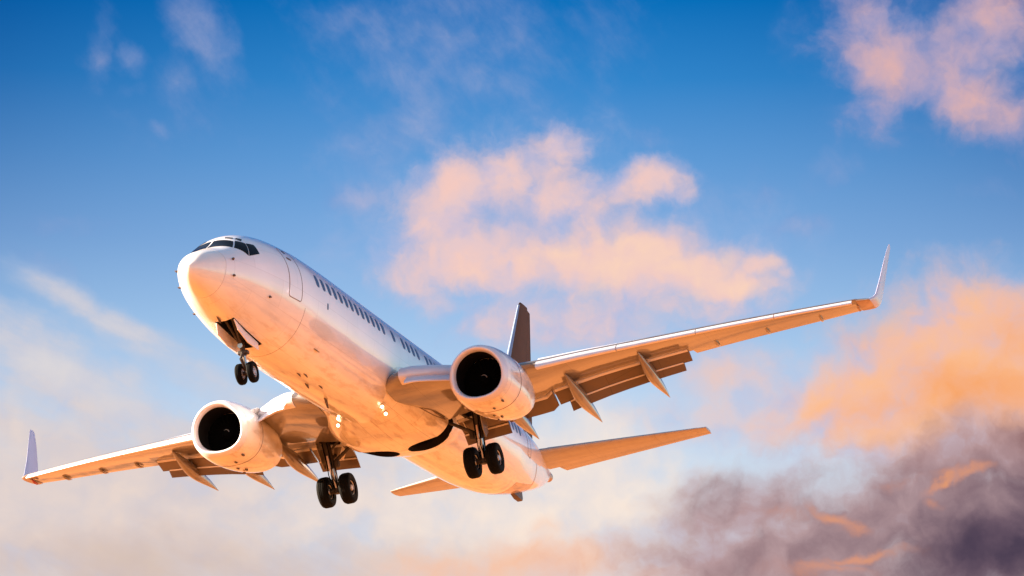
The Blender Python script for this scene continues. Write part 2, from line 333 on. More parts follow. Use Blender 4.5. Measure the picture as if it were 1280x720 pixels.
def finish(name, me, parent, ang=35, bevel=0):
    o = bpy.data.objects.new(name, me); scene.collection.objects.link(o)
    for p in me.polygons: p.use_smooth = True
    me.set_sharp_from_angle(angle=R_(ang))
    if bevel:
        b = o.modifiers.new('bevel', 'BEVEL'); b.width = bevel; b.segments = 2; b.limit_method = 'ANGLE'; b.angle_limit = R_(40)
    if parent: o.parent = parent
    return o
def cut(o, cutter_mbs, mat):
    """subtract closed shapes for good (boolean applied through the depsgraph)"""
    tmp = []
    for c in cutter_mbs:
        me = c.mesh('cutter'); me.materials.append(mat)
        t = bpy.data.objects.new('cutter', me); scene.collection.objects.link(t); tmp.append(t)
        if o.parent: t.parent = o.parent
        m = o.modifiers.new('cut', 'BOOLEAN'); m.operation = 'DIFFERENCE'; m.object = t; m.solver = 'EXACT'; m.material_mode = 'TRANSFER'
    dg = bpy.context.evaluated_depsgraph_get(); dg.update()
    me = bpy.data.meshes.new_from_object(o.evaluated_get(dg), depsgraph=dg)
    o.modifiers.clear(); old = o.data; o.data = me; me.name = old.name
    for t in tmp: bpy.data.objects.remove(t)
    for p in me.polygons: p.use_smooth = True
    me.set_sharp_from_angle(angle=R_(35))

# ------------------------------------------------------------------ the airliner
root = bpy.data.objects.new('airliner', None); scene.collection.objects.link(root)
root['label'] = 'white twin-engine passenger jet with landing gear down, flying low against the sunset sky'
root['category'] = 'airplane'
Q = Matrix(((0.9986295, -0.0075559, -0.0517876), (0.0, 0.9895233, -0.1443735), (0.0523360, 0.1441756, 0.9881672)))
root.matrix_world = Matrix.Translation((0, 0, 18.25)) @ Q.to_4x4()
root.empty_display_size = 2

# --- fuselage skin as a function of station s and angle th (0 = crown, + = port)
def pchip(xs, ys, x):
    n=len(xs)
    if x<=xs[0]: return ys[0]
    if x>=xs[-1]: return ys[-1]
    i=0
    while x>xs[i+1]: i+=1
    h=[xs[k+1]-xs[k] for k in range(n-1)]; d=[(ys[k+1]-ys[k])/h[k] for k in range(n-1)]
    def m(k):
        if k==0: return d[0]
        if k==n-1: return d[-1]
        if d[k-1]*d[k]<=0: return 0.0
        w1=2*h[k]+h[k-1]; w2=h[k]+2*h[k-1]
        return (w1+w2)/(w1/d[k-1]+w2/d[k])
    t=(x-xs[i])/h[i]; a,b=m(i)*h[i],m(i+1)*h[i]
    return ys[i]*(1+2*t)*(1-t)**2+a*t*(1-t)**2+ys[i+1]*t*t*(3-2*t)-b*t*t*(1-t)
SQ=math.sqrt
TOPX=[0,.05,.15,.3,.6,1.0,1.5,1.9,2.3,2.8,3.4,4.2,5.2,6.4,9,28,31,34,36.5,38]
TOPZ=[-.53,-.40,-.27,-.12,.09,.26,.46,.70,.99,1.26,1.46,1.62,1.72,1.80,1.84,1.84,1.81,1.63,1.38,1.19]
BOTX=[0,.05,.15,.3,.6,1,1.6,2.3,3.2,4.2,5.2,6.4,9,18,22,24.5,26.5,29,31.5,34,36.5,38]
BOTZ=[-.53,-.72,-.84,-.96,-1.1,-1.22,-1.41,-1.58,-1.74,-1.87,-1.96,-2.02,-2.07,-2.05,-1.96,-1.90,-1.85,-1.65,-1.2,-.6,.12,.72]
WX=[0,.05,.15,.3,.6,1,1.6,2.3,3.2,4.2,5.2,6.4,9,25,28.5,31,33.5,36,38]
WY=[0,.17,.31,.43,.59,.77,1.03,1.25,1.45,1.61,1.71,1.78,1.82,1.82,1.72,1.45,1.07,.61,.2]
ZX=[0,.3,1,2.3,4,6.4,25,30,34,38]
ZZ=[-.53,-.46,-.3,-.08,.05,.08,.06,.36,.8,.98]
_c={}
def prof(s):
    if s in _c: return _c[s]
    q=SQ(max(s,0))
    r=(pchip([SQ(x) for x in TOPX],TOPZ,q),pchip([SQ(x) for x in BOTX],BOTZ,q),pchip([SQ(x) for x in WX],WY,q),pchip([SQ(x) for x in ZX],ZZ,q))
    _c[s]=r
    return r
def fus(s,th):
    t,b,w,zc=prof(s); c=math.cos(th)
    return (s, w*math.sin(th), zc+((t-zc) if c>=0 else (zc-b))*c)

def fpt(s, th, off=0.0):
    p = Vector(fus(s, th))
    if off:
        a = Vector(fus(s+.01, th))-Vector(fus(max(s-.01, .0005), th)); b = Vector(fus(s, th+.01))-Vector(fus(s, th-.01))
        n = a.cross(b).normalized()
        r = Vector((0, p.y, p.z-prof(s)[3]))
        if n.dot(r) < 0 and r.length > .02: n = -n
        p = p+n*off
    return V(p.x, p.y, p.z)
def side_th(s, z):
    t, b, w, zc = prof(s)
    c = (z-zc)/((t-zc) if z >= zc else (zc-b)); return math.acos(max(-1, min(1, c)))
ST = [.0005, .004, .015, .035, .06, .09, .13, .18, .24, .31, .4, .5, .6, .72, .84, .97, 1.1]
def fus_mesh(sts, n=128):
    mb = MB(); mb.loft([[fpt(s, 2*math.pi*k/n) for k in range(n)] for s in sts]); return mb
radome = fus_mesh(ST).build('radome', M['radome'], root)
st2 = [1.106]+[1.2+.1*i for i in range(0, 60)]+[7.2+.4*i for i in range(0, 43)]+[24.2+.3*i for i in range(0, 46)]+[38.0]
fuselage = fus_mesh(st2).build('fuselage', M['white'], root)
# nose gear bay and main wheel wells are real cavities
nose_cut = MB().loft([[V(2.55, y*.33, -2.4) for y in (-1, 1)]+[V(2.55, y*.33, -1.0) for y in (1, -1)],
                      [V(4.75, y*.34, -2.4) for y in (-1, 1)]+[V(4.75, y*.34, -1.0) for y in (1, -1)]])
def well_cuts(g):
    out = []
    c = MB(); c.lathe(V(18.95, g*.98, -3.2), (0, 0, 1), [(0, .78), (2.1, .78)], 40); out.append(c)
    d = MB(); d.loft([[V(s, g*y, z) for s, y in ((18.35, .98), (19.50, .98), (19.10, 1.9), (18.85, 3.05), (18.35, 3.05), (18.40, 1.9))] for z in (-3.2, -1.12)])
    out.append(d); return out
wells = well_cuts(1)+well_cuts(-1)
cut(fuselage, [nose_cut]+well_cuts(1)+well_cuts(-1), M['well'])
# patches laid on the skin; under the tail one paints in a ground reflection
def skin_patch(sa, sb, ta, tb, off, ns=8, nt_=10, th=.012):
    a = [[fpt(sa+(sb-sa)*i/ns, ta+(tb-ta)*j/nt_, off) for j in range(nt_+1)] for i in range(ns+1)]
    b = [[fpt(sa+(sb-sa)*i/ns, ta+(tb-ta)*j/nt_, off-th) for j in range(nt_+1)] for i in range(ns+1)]
    return grid_solid(a, b)
def grid_solid(a, b):
    mb = MB(); ni, nj = len(a), len(a[0])
    for g in (a, b):
        for r in g: mb.v += r
    o = ni*nj
    for i in range(ni-1):
        for j in range(nj-1):
            q = (i*nj+j, i*nj+j+1, (i+1)*nj+j+1, (i+1)*nj+j); mb.f.append(q); mb.f.append(tuple(o+k for k in q[::-1]))
    per = [(0, j) for j in range(nj)]+[(i, nj-1) for i in range(1, ni)]+[(ni-1, j) for j in range(nj-2, -1, -1)]+[(i, 0) for i in range(ni-2, 0, -1)]
    for k in range(len(per)):
        p, q = per[k], per[(k+1) % len(per)]; A, B = p[0]*nj+p[1], q[0]*nj+q[1]
        mb.f.append((A, B, o+B, o+A))
    return mb
def quad_patch(c, off, ns=10, nt_=8, th=.02):
    """c = four (s, th) corners in order"""
    def at(u, v, o):
        s = (1-u)*(1-v)*c[0][0]+u*(1-v)*c[1][0]+u*v*c[2][0]+(1-u)*v*c[3][0]
        t = (1-u)*(1-v)*c[0][1]+u*(1-v)*c[1][1]+u*v*c[2][1]+(1-u)*v*c[3][1]
        return fpt(s, t, o)
    a = [[at(i/ns, j/nt_, off) for j in range(nt_+1)] for i in range(ns+1)]
    b = [[at(i/ns, j/nt_, off-th) for j in range(nt_+1)] for i in range(ns+1)]
    return grid_solid(a, b)
def oval_patch(s0, z0, hs, hz, g, off, n=20, p=3.0, th=.012):
    """rounded-rectangle pane lying on the skin"""
    ring = []
    for k in range(n):
        t = 2*math.pi*k/n; cx, sz = math.cos(t), math.sin(t)
        ds = hs*math.copysign(abs(cx)**(2/p), cx); dz = hz*math.copysign(abs(sz)**(2/p), sz)
        ring.append((s0+ds, g*side_th(s0+ds, z0+dz)))
    t0 = g*side_th(s0, z0); q = lambda k: [fpt(s0+(s-s0)*k, t0+(t-t0)*k, off) for s, t in ring]
    return MB().loft([[fpt(s, t, off-th) for s, t in ring], q(1), q(.6), q(.25)])
def seam(path, off, w=.028, closed=False):
    """thin dark joint following (s, th) points on the skin"""
    P = [fpt(s, t, off) for s, t in path]; mb = MB(); rings = []
    for i, p in enumerate(P):
        if closed: d = P[(i+1) % len(P)]-P[i-1]
        else: d = P[min(i+1, len(P)-1)]-P[max(i-1, 0)]
        s, t = path[i]; n = (fpt(s, t, .1)-fpt(s, t, .001)).normalized(); u = d.normalized().cross(n).normalized()
        rings.append([p-u*w/2-n*.008, p+u*w/2-n*.008, p+u*w/2, p-u*w/2])
    if closed: rings.append(rings[0])
    return mb.loft(rings, caps=not closed)
D = R_
# cockpit glazing
for g in (1, -1):
    quad_patch([(2.20, g*D(2)), (2.25, g*D(32.8)), (1.88, g*D(43.5)), (1.62, g*D(2))], .012).build('cockpit_window', M['glass'], root)
    quad_patch([(2.31, g*D(34)), (2.50, g*D(47.5)), (2.17, g*D(74)), (1.90, g*D(46))], .012).build('cockpit_window', M['glass'], root)
    quad_patch([(2.53, g*D(48.3)), (2.83, g*D(54)), (2.80, g*D(71)), (2.21, g*D(74.5))], .012).build('cockpit_window', M['glass'], root)
    quad_patch([(2.52, g*D(14)), (2.55, g*D(25)), (2.44, g*D(27)), (2.41, g*D(15))], .010, 5, 4).build('eyebrow_window', M['glass'], root)
    quad_patch([(2.60, g*D(29)), (2.66, g*D(37)), (2.50, g*D(40)), (2.48, g*D(30))], .010, 5, 4).build('eyebrow_window', M['glass'], root)
# cabin windows, three plugs left blank as on the photograph
slots = [i for i in range(0, 46) if i not in (13, 15, 20, 33)]
for g in (1, -1):
    for i in slots:
        s = 6.62+.5125*i
        if s > 29.0: continue
        oval_patch(s, .48, .14, .22, g, .006).build('cabin_window', M['winglass'], root)
# doors
def door(s0, s1, z0, z1, g, name='cabin_door'):
    r = .12; pts = []
    for cx, cz, a0 in ((s1-r, z1-r, 0), (s0+r, z1-r, 90), (s0+r, z0+r, 180), (s1-r, z0+r, 270)):
        for k in range(5):
            a = D(a0+90*k/4); pts.append((cx+r*math.cos(a), cz+r*math.sin(a)))
    full = []
    for i in range(len(pts)):
        a, b = pts[i], pts[(i+1) % len(pts)]; n = max(1, int(math.hypot(a[0]-b[0], a[1]-b[1])/.15))
        for k in range(n): full.append((a[0]+(b[0]-a[0])*k/n, a[1]+(b[1]-a[1])*k/n))
    path = [(s, g*side_th(s, z)) for s, z in full]
    d = skin_patch(s0+.03, s1-.03, g*side_th(s0, z1-.03), g*side_th(s0, z0+.03), .004, 6, 10).build(name, M['white'], root)
    seam(path, .008, .024, True).build('door_seal', M['seam'], d)
    oval_patch((s0+s1)/2-.05, z0+(z1-z0)*.80, .16, .035, g, .014).build('door_handle', M['probe'], d)
    oval_patch((s0+s1)/2-.08, z0+(z1-z0)*.95, .07, .06, g, .010).build('door_window', M['glass'], d)
for g in (1, -1):
    door(4.40, 5.28, -.60, 1.10, g)
    door(30.1, 30.8, -.15, 1.20, g)
# skin joints: radome ring, forward section joint
seam([(1.103, D(a)) for a in range(0, 360, 5)], .003, .011, True).build('radome_joint', M['softseam'], root)
seam([(5.62, D(a)) for a in range(112, 249, 4)], .003, .016).build('skin_joint', M['seam'], root)
# probes and ports on the nose
for s, a in ((1.40, 80), (1.44, 111), (3.37, 120)):
    for g in (1, -1):
        p = fpt(s, g*D(a), 0); q = fpt(s, g*D(a), .05); t = q+Vector((.08, 0, 0))
        MB().tube([p, q, t], [.045, .03, .014], 8).build('air_data_probe', M['probe'], root)
oval_patch(7.32, -.22, .05, .11, 1, .006).build('service_port', M['winglass'], root)
for s, a, l in ((2.3, -176, .10), (7.4, 140, .07), (9.2, 178, .10), (11.2, 181, .30), (8.3, 168, .06), (8.0, 172, .05), (9.8, 170, .05)):
    a = D(a); p = fpt(s, a, -.01); q = fpt(s+.12, a, l)
    n = (q-p); u = Vector((1, 0, 0))
    MB().plate([p+u*.14, p-u*.16, q-u*.10, q+u*.02], .025).build('blade_antenna', M['probe'], root)

# --- belly fairing between the wings
def fair_ring(s, n=72):
    k = max(0.0, min(1.0, (s-13.4)/4.0)); k = k*k*(3-2*k); e = max(0.0, min(1.0, (21.8-s)/3.2)); e = e*e*(3-2*e); k *= e
    t, b, w, zc = prof(s); out = []
    W_ = w-.06+.40*k; B_ = b+.10-.30*k
    for j in range(n):
        a = -math.pi/2+math.pi*j/(n-1)          # from starboard side under the belly to port
        q = min(1.0, (math.pi/2-abs(a))/.55); q = q*q*(3-2*q)
        y = (w-.06+.40*k*q)*math.copysign(abs(math.sin(a))**(1-.4*k), a); z = zc-.28-(zc-.28-B_)*abs(math.cos(a))**(1-.5*k)
        out.append(V(s, y, z))
    out.append(V(s, .8, zc-.2)); out.append(V(s, -.8, zc-.2))
    return out
fairing = MB().loft([fair_ring(12.6+9.8*i/64) for i in range(65)]).build('belly_fairing', M['belly'], root)
cut(fairing, wells, M['well'])

# --- lifting surfaces
def af(x, tc, camber=0.0):
    yt = 5*tc*(.2969*SQ(x)-.126*x-.3516*x*x+.2843*x**3-.1036*x**4)
    p = .4; yc = camber/p**2*(2*p*x-x*x) if x < p else camber/(1-p)**2*(1-2*p+2*p*x-x*x)
    return yc+yt, yc-yt
WY_ = [1.3, 2.0, 2.4, 3.6, 4.8, 5.4, 6.5, 8.0, 9.5, 10.7, 12.5, 14.5, 16.0, 16.75]
def wLE(y): return pchip([1.3, 2.0, 2.4, 3.6, 4.8, 5.4, 16.75], [13.55, 13.2, 13.3, 14.45, 15.7, 16.1, 22.20], y)
def wTE(y): return pchip([1.3, 5.6, 16.75], [20.95, 21.0, 23.72], y)
def wZ(y): return pchip([1.3, 2.4, 3.6, 5.4, 7.5, 9.2, 11, 13, 16.75], [-1.22, -1.12, -1.0, -.82, -.43, -.15, .13, .42, .91], y)
def wTC(y): return pchip([1.3, 5.4, 16.75], [.125, .115, .10], y)
def wINC(y): return pchip([1.3, 5.4, 16.75], [.035, .018, -.004], y)
XS_ = [.5*(1-math.cos(math.pi*k/22)) for k in range(23)]
def wpt(y, x, zz, g):
    c = wTE(y)-wLE(y); return V(wLE(y)+x*c, g*y, wZ(y)+zz*c-wINC(y)*x*c)
def wing_ring(y, g, trunc):
    tc = wTC(y); xu, xl = (.90, .65 if y > 5.5 else .74) if trunc else (1.0, 1.0)
    up = [x*xu for x in XS_[::-1]]; lo = [x*xl for x in XS_[1:]]
    r = [wpt(y, x, af(x, tc, .016)[0], g) for x in up]+[wpt(y, x, af(x, tc, .016)[1], g) for x in lo]
    if trunc:
        a = af(xl, tc, .016); r += [wpt(y, xl+.01, a[0]*.55+a[1]*.45, g), wpt(y, xl+.05, a[0]-.012, g), wpt(y, xu-.01, af(xu-.01, tc, .016)[0]-.006, g)]
    else:
        a = af(.97, tc, .016); r += [wpt(y, 1.0, -.001, g), wpt(y, 1.0, 0, g), wpt(y, 1.0, .0008, g)]
    return r
def airfoil_ring(le, c, tc, n=14, x0=0.0, x1=1.0, chord=Vector((-1, 0, 0)), nrm=Vector((0, 0, 1)), camber=0.0):
    xs = [x0+(x1-x0)*.5*(1-math.cos(math.pi*k/n)) for k in range(n+1)]
    up = [le+chord*c*x+nrm*c*(af(x, tc, camber)[0]+.0015) for x in xs[::-1]]
    lo = [le+chord*c*x+nrm*c*(af(x, tc, camber)[1]-.0015) for x in (xs[1:] if x0 == 0 else xs)]
    return up+lo
def flap_nose(y0, y1, g, x0, dz, cf, defl, tc): return flap(y0, y1, g, x0, lambda y: dz(y)+.004, cf, defl, tc, x1=.14)
def flap(y0, y1, g, x0, dz, cf, defl, tc, n=7, x1=1.0):
    """slotted flap element: leading edge at chord fraction x0, dropped dz (fraction), turned down by defl"""
    rings = []
    for i in range(n):
        y = y0+(y1-y0)*i/(n-1); c = wTE(y)-wLE(y); cc = min(c, 5.0)
        le = wpt(y, x0(y), 0, g)+Vector((0, 0, dz(y))); d = D(defl)
        rings.append(airfoil_ring(le+(Vector((.008, 0, 0)) if x1 < 1 else Vector((0, 0, 0))), cf(y), tc, x1=x1, chord=Vector((-math.cos(d), 0, -math.sin(d))), nrm=Vector((-math.sin(d), 0, math.cos(d))), camber=.03))
    return MB().loft(rings)
def make_wing(g):
    rings = [wing_ring(y, g, True) for y in (1.3, 1.7, 2.0, 2.4, 3.0, 3.6, 4.2, 4.8, 5.4, 6.0, 6.8, 7.6, 8.6, 9.6, 10.68)]
    rings += [wing_ring(y, g, False) for y in (10.72, 11.5, 12.5, 13.5, 14.5, 15.4, 16.1, 16.75)]
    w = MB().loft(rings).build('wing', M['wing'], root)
    cut(w, well_cuts(g), M['well'])
    # blended winglet
    rr = []
    for le_s, y, z, c, phi, tc in ((22.20, 16.75, .90, 1.52, 6, .10), (22.42, 16.98, .935, 1.45, 12, .10), (22.72, 17.17, 1.00, 1.34, 30, .095), (23.02, 17.29, 1.13, 1.25, 52, .09),
                                   (23.32, 17.36, 1.32, 1.18, 72, .085), (23.9, 17.50, 2.0, 1.0, 77, .08), (24.6, 17.70, 2.95, .72, 78, .07), (25.12, 17.86, 3.62, .46, 78, .06), (25.27, 17.89, 3.74, .26, 78, .05)):
        f = D(phi); rr.append(airfoil_ring(V(le_s, g*y, z), c, tc, nrm=Vector((0, -g*math.sin(f), math.cos(f)))))
    MB().loft(rr[2:]).build('winglet', M['wlet'], w)
    MB().loft(rr[:3]).build('wingtip', M['dullmetal'], w)
    # slats, outboard of the nacelle
    for a, b in ((6.05, 8.66), (8.69, 11.3), (11.33, 13.95), (13.98, 16.62)):
        rings = []
        for i in range(7):
            y = a+(b-a)*i/6; tc = wTC(y); c = wTE(y)-wLE(y); drop = D(17)
            xo = [.13, .10, .07, .045, .025, .01, .003, 0]; ring = []
            outer = [(x, af(x, tc, .016)[0]) for x in xo]+[(x, af(x, tc, .016)[1]) for x in (.004, .012, .025, .045, .065)]
            inner = [(.06, -.012), (.045, -.004), (.05, .012), (.08, .03)]
            k = max(1.0, .30/(c*.13)) if c*.13 < .30 else 1.0
            for x, zz in outer+inner:
                X, Z = x*k, zz*k*1.15
                x2 = X*math.cos(drop)+Z*math.sin(drop); z2 = Z*math.cos(drop)+X*math.sin(drop)
                ring.append(V(wLE(y)-.20+x2*c, g*y, wZ(y)-.02+z2*c-.15))
            rings.append(ring)
        MB().loft(rings).build('slat', M['bright'], w, 50)
    # krueger flap inboard of the nacelle
    rings = []
    for i in range(8):
        y = 2.25+(4.02-2.25)*i/7; le = V(wLE(y)+.06, g*y, wZ(y)-.14); d = D(38); ch = Vector((math.cos(d), 0, -math.sin(d))); nn = Vector((math.sin(d), 0, math.cos(d)))
        c = .46; prof_ = [(0, .02), (.2, .05), (.6, .07), (.85, .085), (.97, .06), (1.02, 0), (.98, -.06), (.85, -.06), (.6, -.01), (.2, -.01), (0, -.012)]
        rings.append([le+ch*c*x+nn*c*1.2*z for x, z in prof_])
    MB().loft(rings).build('krueger_flap', M['bright'], w)
    MB().loft([airfoil_ring(V(wLE(y)-.035, g*y, wZ(y)), wTE(y)-wLE(y), wTC(y)*1.08, x0=0, x1=.045, camber=.016) for y in (2.0, 2.4, 3.0, 3.6, 4.2)]).build('leading_edge', M['bright'], w)
    # double-slotted flaps
    for a, b, aft in ((2.12, 3.75, True), (3.80, 5.72, False), (5.78, 10.60, True)):
        x0 = lambda y: .665 if y > 5.5 else .755
        cf = lambda y: .28+.125*min(wTE(y)-wLE(y), 4.6)
        dz = lambda y: -.018*min(wTE(y)-wLE(y), 4.5)-.03
        ml = 27
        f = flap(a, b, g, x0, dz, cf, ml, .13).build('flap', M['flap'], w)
        flap_nose(a+.02, b-.02, g, x0, dz, cf, ml, .145).build('flap_leading_edge', M['bright'], w)
        if aft:
            a2 = a+(.35 if a > 5 else 0); b2 = b-(.30 if a > 5 else 0)
            xx = lambda y: x0(y)+(cf(y)*math.cos(D(ml))-.05)/(wTE(y)-wLE(y)); zz = lambda y: dz(y)-cf(y)*math.sin(D(ml))+.02-.0
            flap_nose(a2+.02, b2-.02, g, xx, zz, lambda y: .18+.060*min(wTE(y)-wLE(y), 4.6), 46, .135).build('flap_leading_edge', M['bright'], w)
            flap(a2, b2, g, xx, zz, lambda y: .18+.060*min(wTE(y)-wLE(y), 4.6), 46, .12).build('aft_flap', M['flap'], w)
    # aileron hinge gap and small hinge bumps on the outer trailing edge
    for y in (11.6, 13.4, 15.3):
        c = wTE(y)-wLE(y); p = wpt(y, .70, af(.7, wTC(y), .016)[1]-.01, g)
        MB().tube([p+Vector((.35, 0, .03)), p+Vector((.1, 0, -.03)), p+Vector((-.25, 0, -.03)), p+Vector((-.55, 0, .02))], [.015, .055, .055, .015], 10).build('hinge_fairing', M['wing'], w)
    # flap track fairings (canoes)
    for y, s0, L_, r, droop in ((4.35, 17.4, 4.4, .25, .80), (6.60, 18.2, 4.5, .25, .80), (9.15, 19.1, 4.2, .23, .72)):
        xx = lambda s: (s-wLE(y))/(wTE(y)-wLE(y)); rings = []
        low = lambda s: wpt(y, min(xx(s), .62), af(min(xx(s), .62), wTC(y), .016)[1], g).z+BZ
        za, zb = low(s0)-.02, low(s0+2.0)-droop
        for i in range(29):
            t = i/28; s = s0+L_*t
            zc_ = za+(zb-za)*t-.16*math.sin(math.pi*min(1, t*1.05))*(1-t)*1.2
            rad = r*(min(1, t/.34)**.7)*max(0, 1-max(0, (t-.42)/.58)**1.45)+.012
            rings.append([V(s, g*y+rad*.85*math.cos(q), zc_+rad*1.15*math.sin(q)) for q in (2*math.pi*j/16 for j in range(16))])
        MB().loft(rings).build('flap_fairing', M['flap'] if False else M['wing'], w)
    # red position lamp pod under the tip
    p = V(22.9, g*16.72, .80)
    MB().tube([p+Vector((.22, 0, .03)), p+Vector((.1, 0, -.03)), p+Vector((-.2, 0, -.05)), p+Vector((-.32, 0, 0))], [.02, .05, .05, .015], 10).build('wingtip_lamp', M['red'] if g < 0 else M['dullmetal'], w)
    return w
wing_port = make_wing(1); wing_starboard = make_wing(-1)

# --- engines
EY, EZ, ES = 4.84, -1.72, 13.12
def nac_ring(t, r, g, n=56, lean=-.09, flat=.90, dz=0.0):
    out = []
    for k in range(n):
        a = 2*math.pi*k/n; y, z = math.sin(a), math.cos(a)
        e = 2.35
        q = (abs(y)**e+abs(z)**e)**(-1/e) if z < 0 else 1.0
        y2, z2 = y*r*q, z*r*q*(flat if z < 0 else 1.0)
        f = max(0, 1-t/2.0)
        out.append(V(ES+t+lean*z2*f, g*EY+y2, EZ+z2+dz+.03*t*.6))
    return out
def make_engine(g):
    e = MB().loft([nac_ring(t, r, g) for t, r in ((.20, 1.055), (.34, 1.085), (.55, 1.12), (.9, 1.15), (1.4, 1.165), (2.0, 1.155), (2.6, 1.11), (3.1, 1.045), (3.5, .975), (3.85, .90), (3.85, .86), (3.3, .84), (3.0, .5), (1.15, .45), (1.15, .86), (.8, .85), (.5, .84), (.31, .82))]+[nac_ring(.20, 1.055, g)], caps=False).build('engine', M['nacelle'], root, 40)
    MB().loft([nac_ring(t, r, g) for t, r in ((.31, .80), (.18, .815), (.08, .845), (.02, .885), (0, .92), (.015, .95), (.05, .985), (.11, 1.018), (.195, 1.054))], caps=False).build('inlet_lip', M['bright'], e, 60)
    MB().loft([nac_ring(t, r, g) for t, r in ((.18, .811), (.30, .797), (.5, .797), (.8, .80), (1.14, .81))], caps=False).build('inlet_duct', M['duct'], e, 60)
    c = V(ES+1.0, g*EY, EZ)
    fan = MB()
    for k in range(24):
        a = 2*math.pi*k/24; pts = []
        for r, tw, w in ((.20, .25, .07), (.5, .7, .09), (.77, 1.0, .10)):
            for sg in (-1, 1):
                da = sg*w*math.cos(tw)/r; dx = sg*w*math.sin(tw)
                pts.append(c+Vector((dx, r*math.sin(a+da), r*math.cos(a+da))))
        o = len(fan.v); fan.v += pts; fan.v += [p+Vector((-.012, 0, 0)) for p in pts]
        for q in ((0, 1, 3, 2), (2, 3, 5, 4), (8, 9, 7, 6), (10, 11, 9, 8), (0, 2, 8, 6), (2, 4, 10, 8), (3, 1, 7, 9), (5, 3, 9, 11), (1, 0, 6, 7), (4, 5, 11, 10)): fan.f.append(tuple(o+i for i in q))
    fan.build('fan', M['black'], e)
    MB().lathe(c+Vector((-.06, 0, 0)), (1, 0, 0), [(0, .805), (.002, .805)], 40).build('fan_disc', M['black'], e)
    MB().lathe(c+Vector((-.02, 0, 0)), (1, 0, 0), [(0, .235), (.08, .225), (.2, .15), (.30, .06), (.33, .005)], 28).build('spinner', M['black'], e)
    sw = []
    for k in range(9):
        a = -.6+k*.22; t = .13+.012*k; r = .205-.011*k
        sw.append((c+Vector((-.02+t+.012, r*math.sin(a), r*math.cos(a)))))
    MB().tube(sw, [.006+.002*k for k in range(9)], 6).build('spinner_mark', M['rim'], e)
    # core exhaust and plug
    MB().lathe(V(ES+2.9, g*EY, EZ+.05), (-1, 0, 0), [(0, .60), (.8, .58), (1.5, .48), (2.0, .40), (2.0, .37), (1.4, .36)], 36).build('exhaust_nozzle', M['dullmetal'], e)
    MB().lathe(V(ES+4.2, g*EY, EZ+.05), (-1, 0, 0), [(0, .33), (.6, .26), (1.2, .10), (1.4, .01)], 28).build('exhaust_plug', M['dullmetal'], e)
    # pylon
    rings = []
    for s, zb, zt, w in ((14.25, -.60, -.555, .03), (14.7, -.75, -.47, .13), (15.4, -.85, -.42, .20), (16.1, -.95, -.45, .22), (17.0, -1.3, -.70, .21), (18.2, -1.55, -.95, .17), (19.6, -1.38, -1.05, .06)):
        rings.append([V(s, g*EY+w*y, zb+(zt-zb)*z) for y, z in ((-1, 0), (1, 0), (1, .6), (.7, .92), (0, 1), (-.7, .92), (-1, .6))])
    MB().loft(rings).build('pylon', M['nacelle'], e)
    # strake on the inboard shoulder
    a = D(48); cy, cz = -g*math.sin(a), math.cos(a)
    P = lambda s, r: V(s, g*EY+cy*r, EZ+cz*r)
    MB().plate([P(14.15, 1.12), P(14.55, 1.36), P(14.95, 1.42), P(15.1, 1.12)], .03).build('strake', M['nacelle'], e)
    # cowl joint and latches
    ring = nac_ring(1.35, 1.172, g); r2 = nac_ring(1.375, 1.172, g); ri = nac_ring(1.35, 1.15, g); rj = nac_ring(1.375, 1.15, g)
    MB().loft([ri, ring, r2, rj, ri], caps=False).build('cowl_joint', M['seam'], e)
    for t, a in ((1.0, 172), (1.9, 186), (2.3, 178), (2.7, 190), (.62, 150)):
        a = D(a); q = nac_ring(t, 1.158, g, n=360)[int(math.degrees(a)) % 360]
        MB().box(q, .16, .06, .05).build('cowl_latch', M['probe'], e)
    return e
make_engine(1); make_engine(-1)

# --- tail
CH = Vector((-1, 0, 0))
def stab(g):
    P = lambda t: (V(33.75+(38.22-33.75)*t, g*(.55+6.62*t), .98+.76*t), 4.15+(1.15-4.15)*t)
    ts = [0, .2, .4, .6, .8, 1.0]
    rings = []
    for t in ts:
        le, c = P(t); rings.append(airfoil_ring(le, c, .095, x0=0, x1=.70))
    h = MB().loft(rings).build('horizontal_stabilizer', M['stab'], root)
    MB().loft([airfoil_ring(P(t)[0], P(t)[1], .095, x0=.705, x1=1.0) for t in (.06, .3, .6, .995)]).build('elevator', M['stab'], h)
    MB().loft([airfoil_ring(P(t)[0]+Vector((.012, 0, .004)), P(t)[1], .10, x0=0, x1=.05) for t in (.1, .4, .7, .95)]).build('leading_edge', M['stab'], h)
for g in (1, -1): stab(g)
FP = lambda t: (V(30.8+(37.2-30.8)*t, 0, 1.5+7.2*t), 5.4+(1.56-5.4)*t)
YN = Vector((0, 1, 0))
fin = MB().loft([airfoil_ring(*FP(t), .10, nrm=YN, x0=0, x1=.70) for t in (0, .2, .4, .6, .8, .97)]+[airfoil_ring(FP(1)[0]+Vector((-.10, 0, -.02)), 1.46, .05, nrm=YN, x0=0, x1=.69)]).build('vertical_stabilizer', M['fin'], root)
MB().loft([airfoil_ring(*FP(t), .10, nrm=YN, x0=.705, x1=1.0) for t in (.08, .3, .6, .975)]).build('rudder', M['fin'], fin)
MB().loft([airfoil_ring(FP(t)[0]+Vector((.012, 0, 0)), FP(t)[1], .108, nrm=YN, x0=0, x1=.045) for t in (.05, .3, .6, .97)]).build('leading_edge', M['finle'], fin)
MB().loft([[V(26.5, 0, 1.80), V(26.5, .02, 1.78), V(26.5, -.02, 1.78)], [V(29.5, 0, 2.2), V(29.5, .10, 1.75), V(29.5, -.10, 1.75)], [V(32.2, 0, 3.1), V(32.2, .17, 1.7), V(32.2, -.17, 1.7)]]).build('dorsal_fin', M['fin'], root)
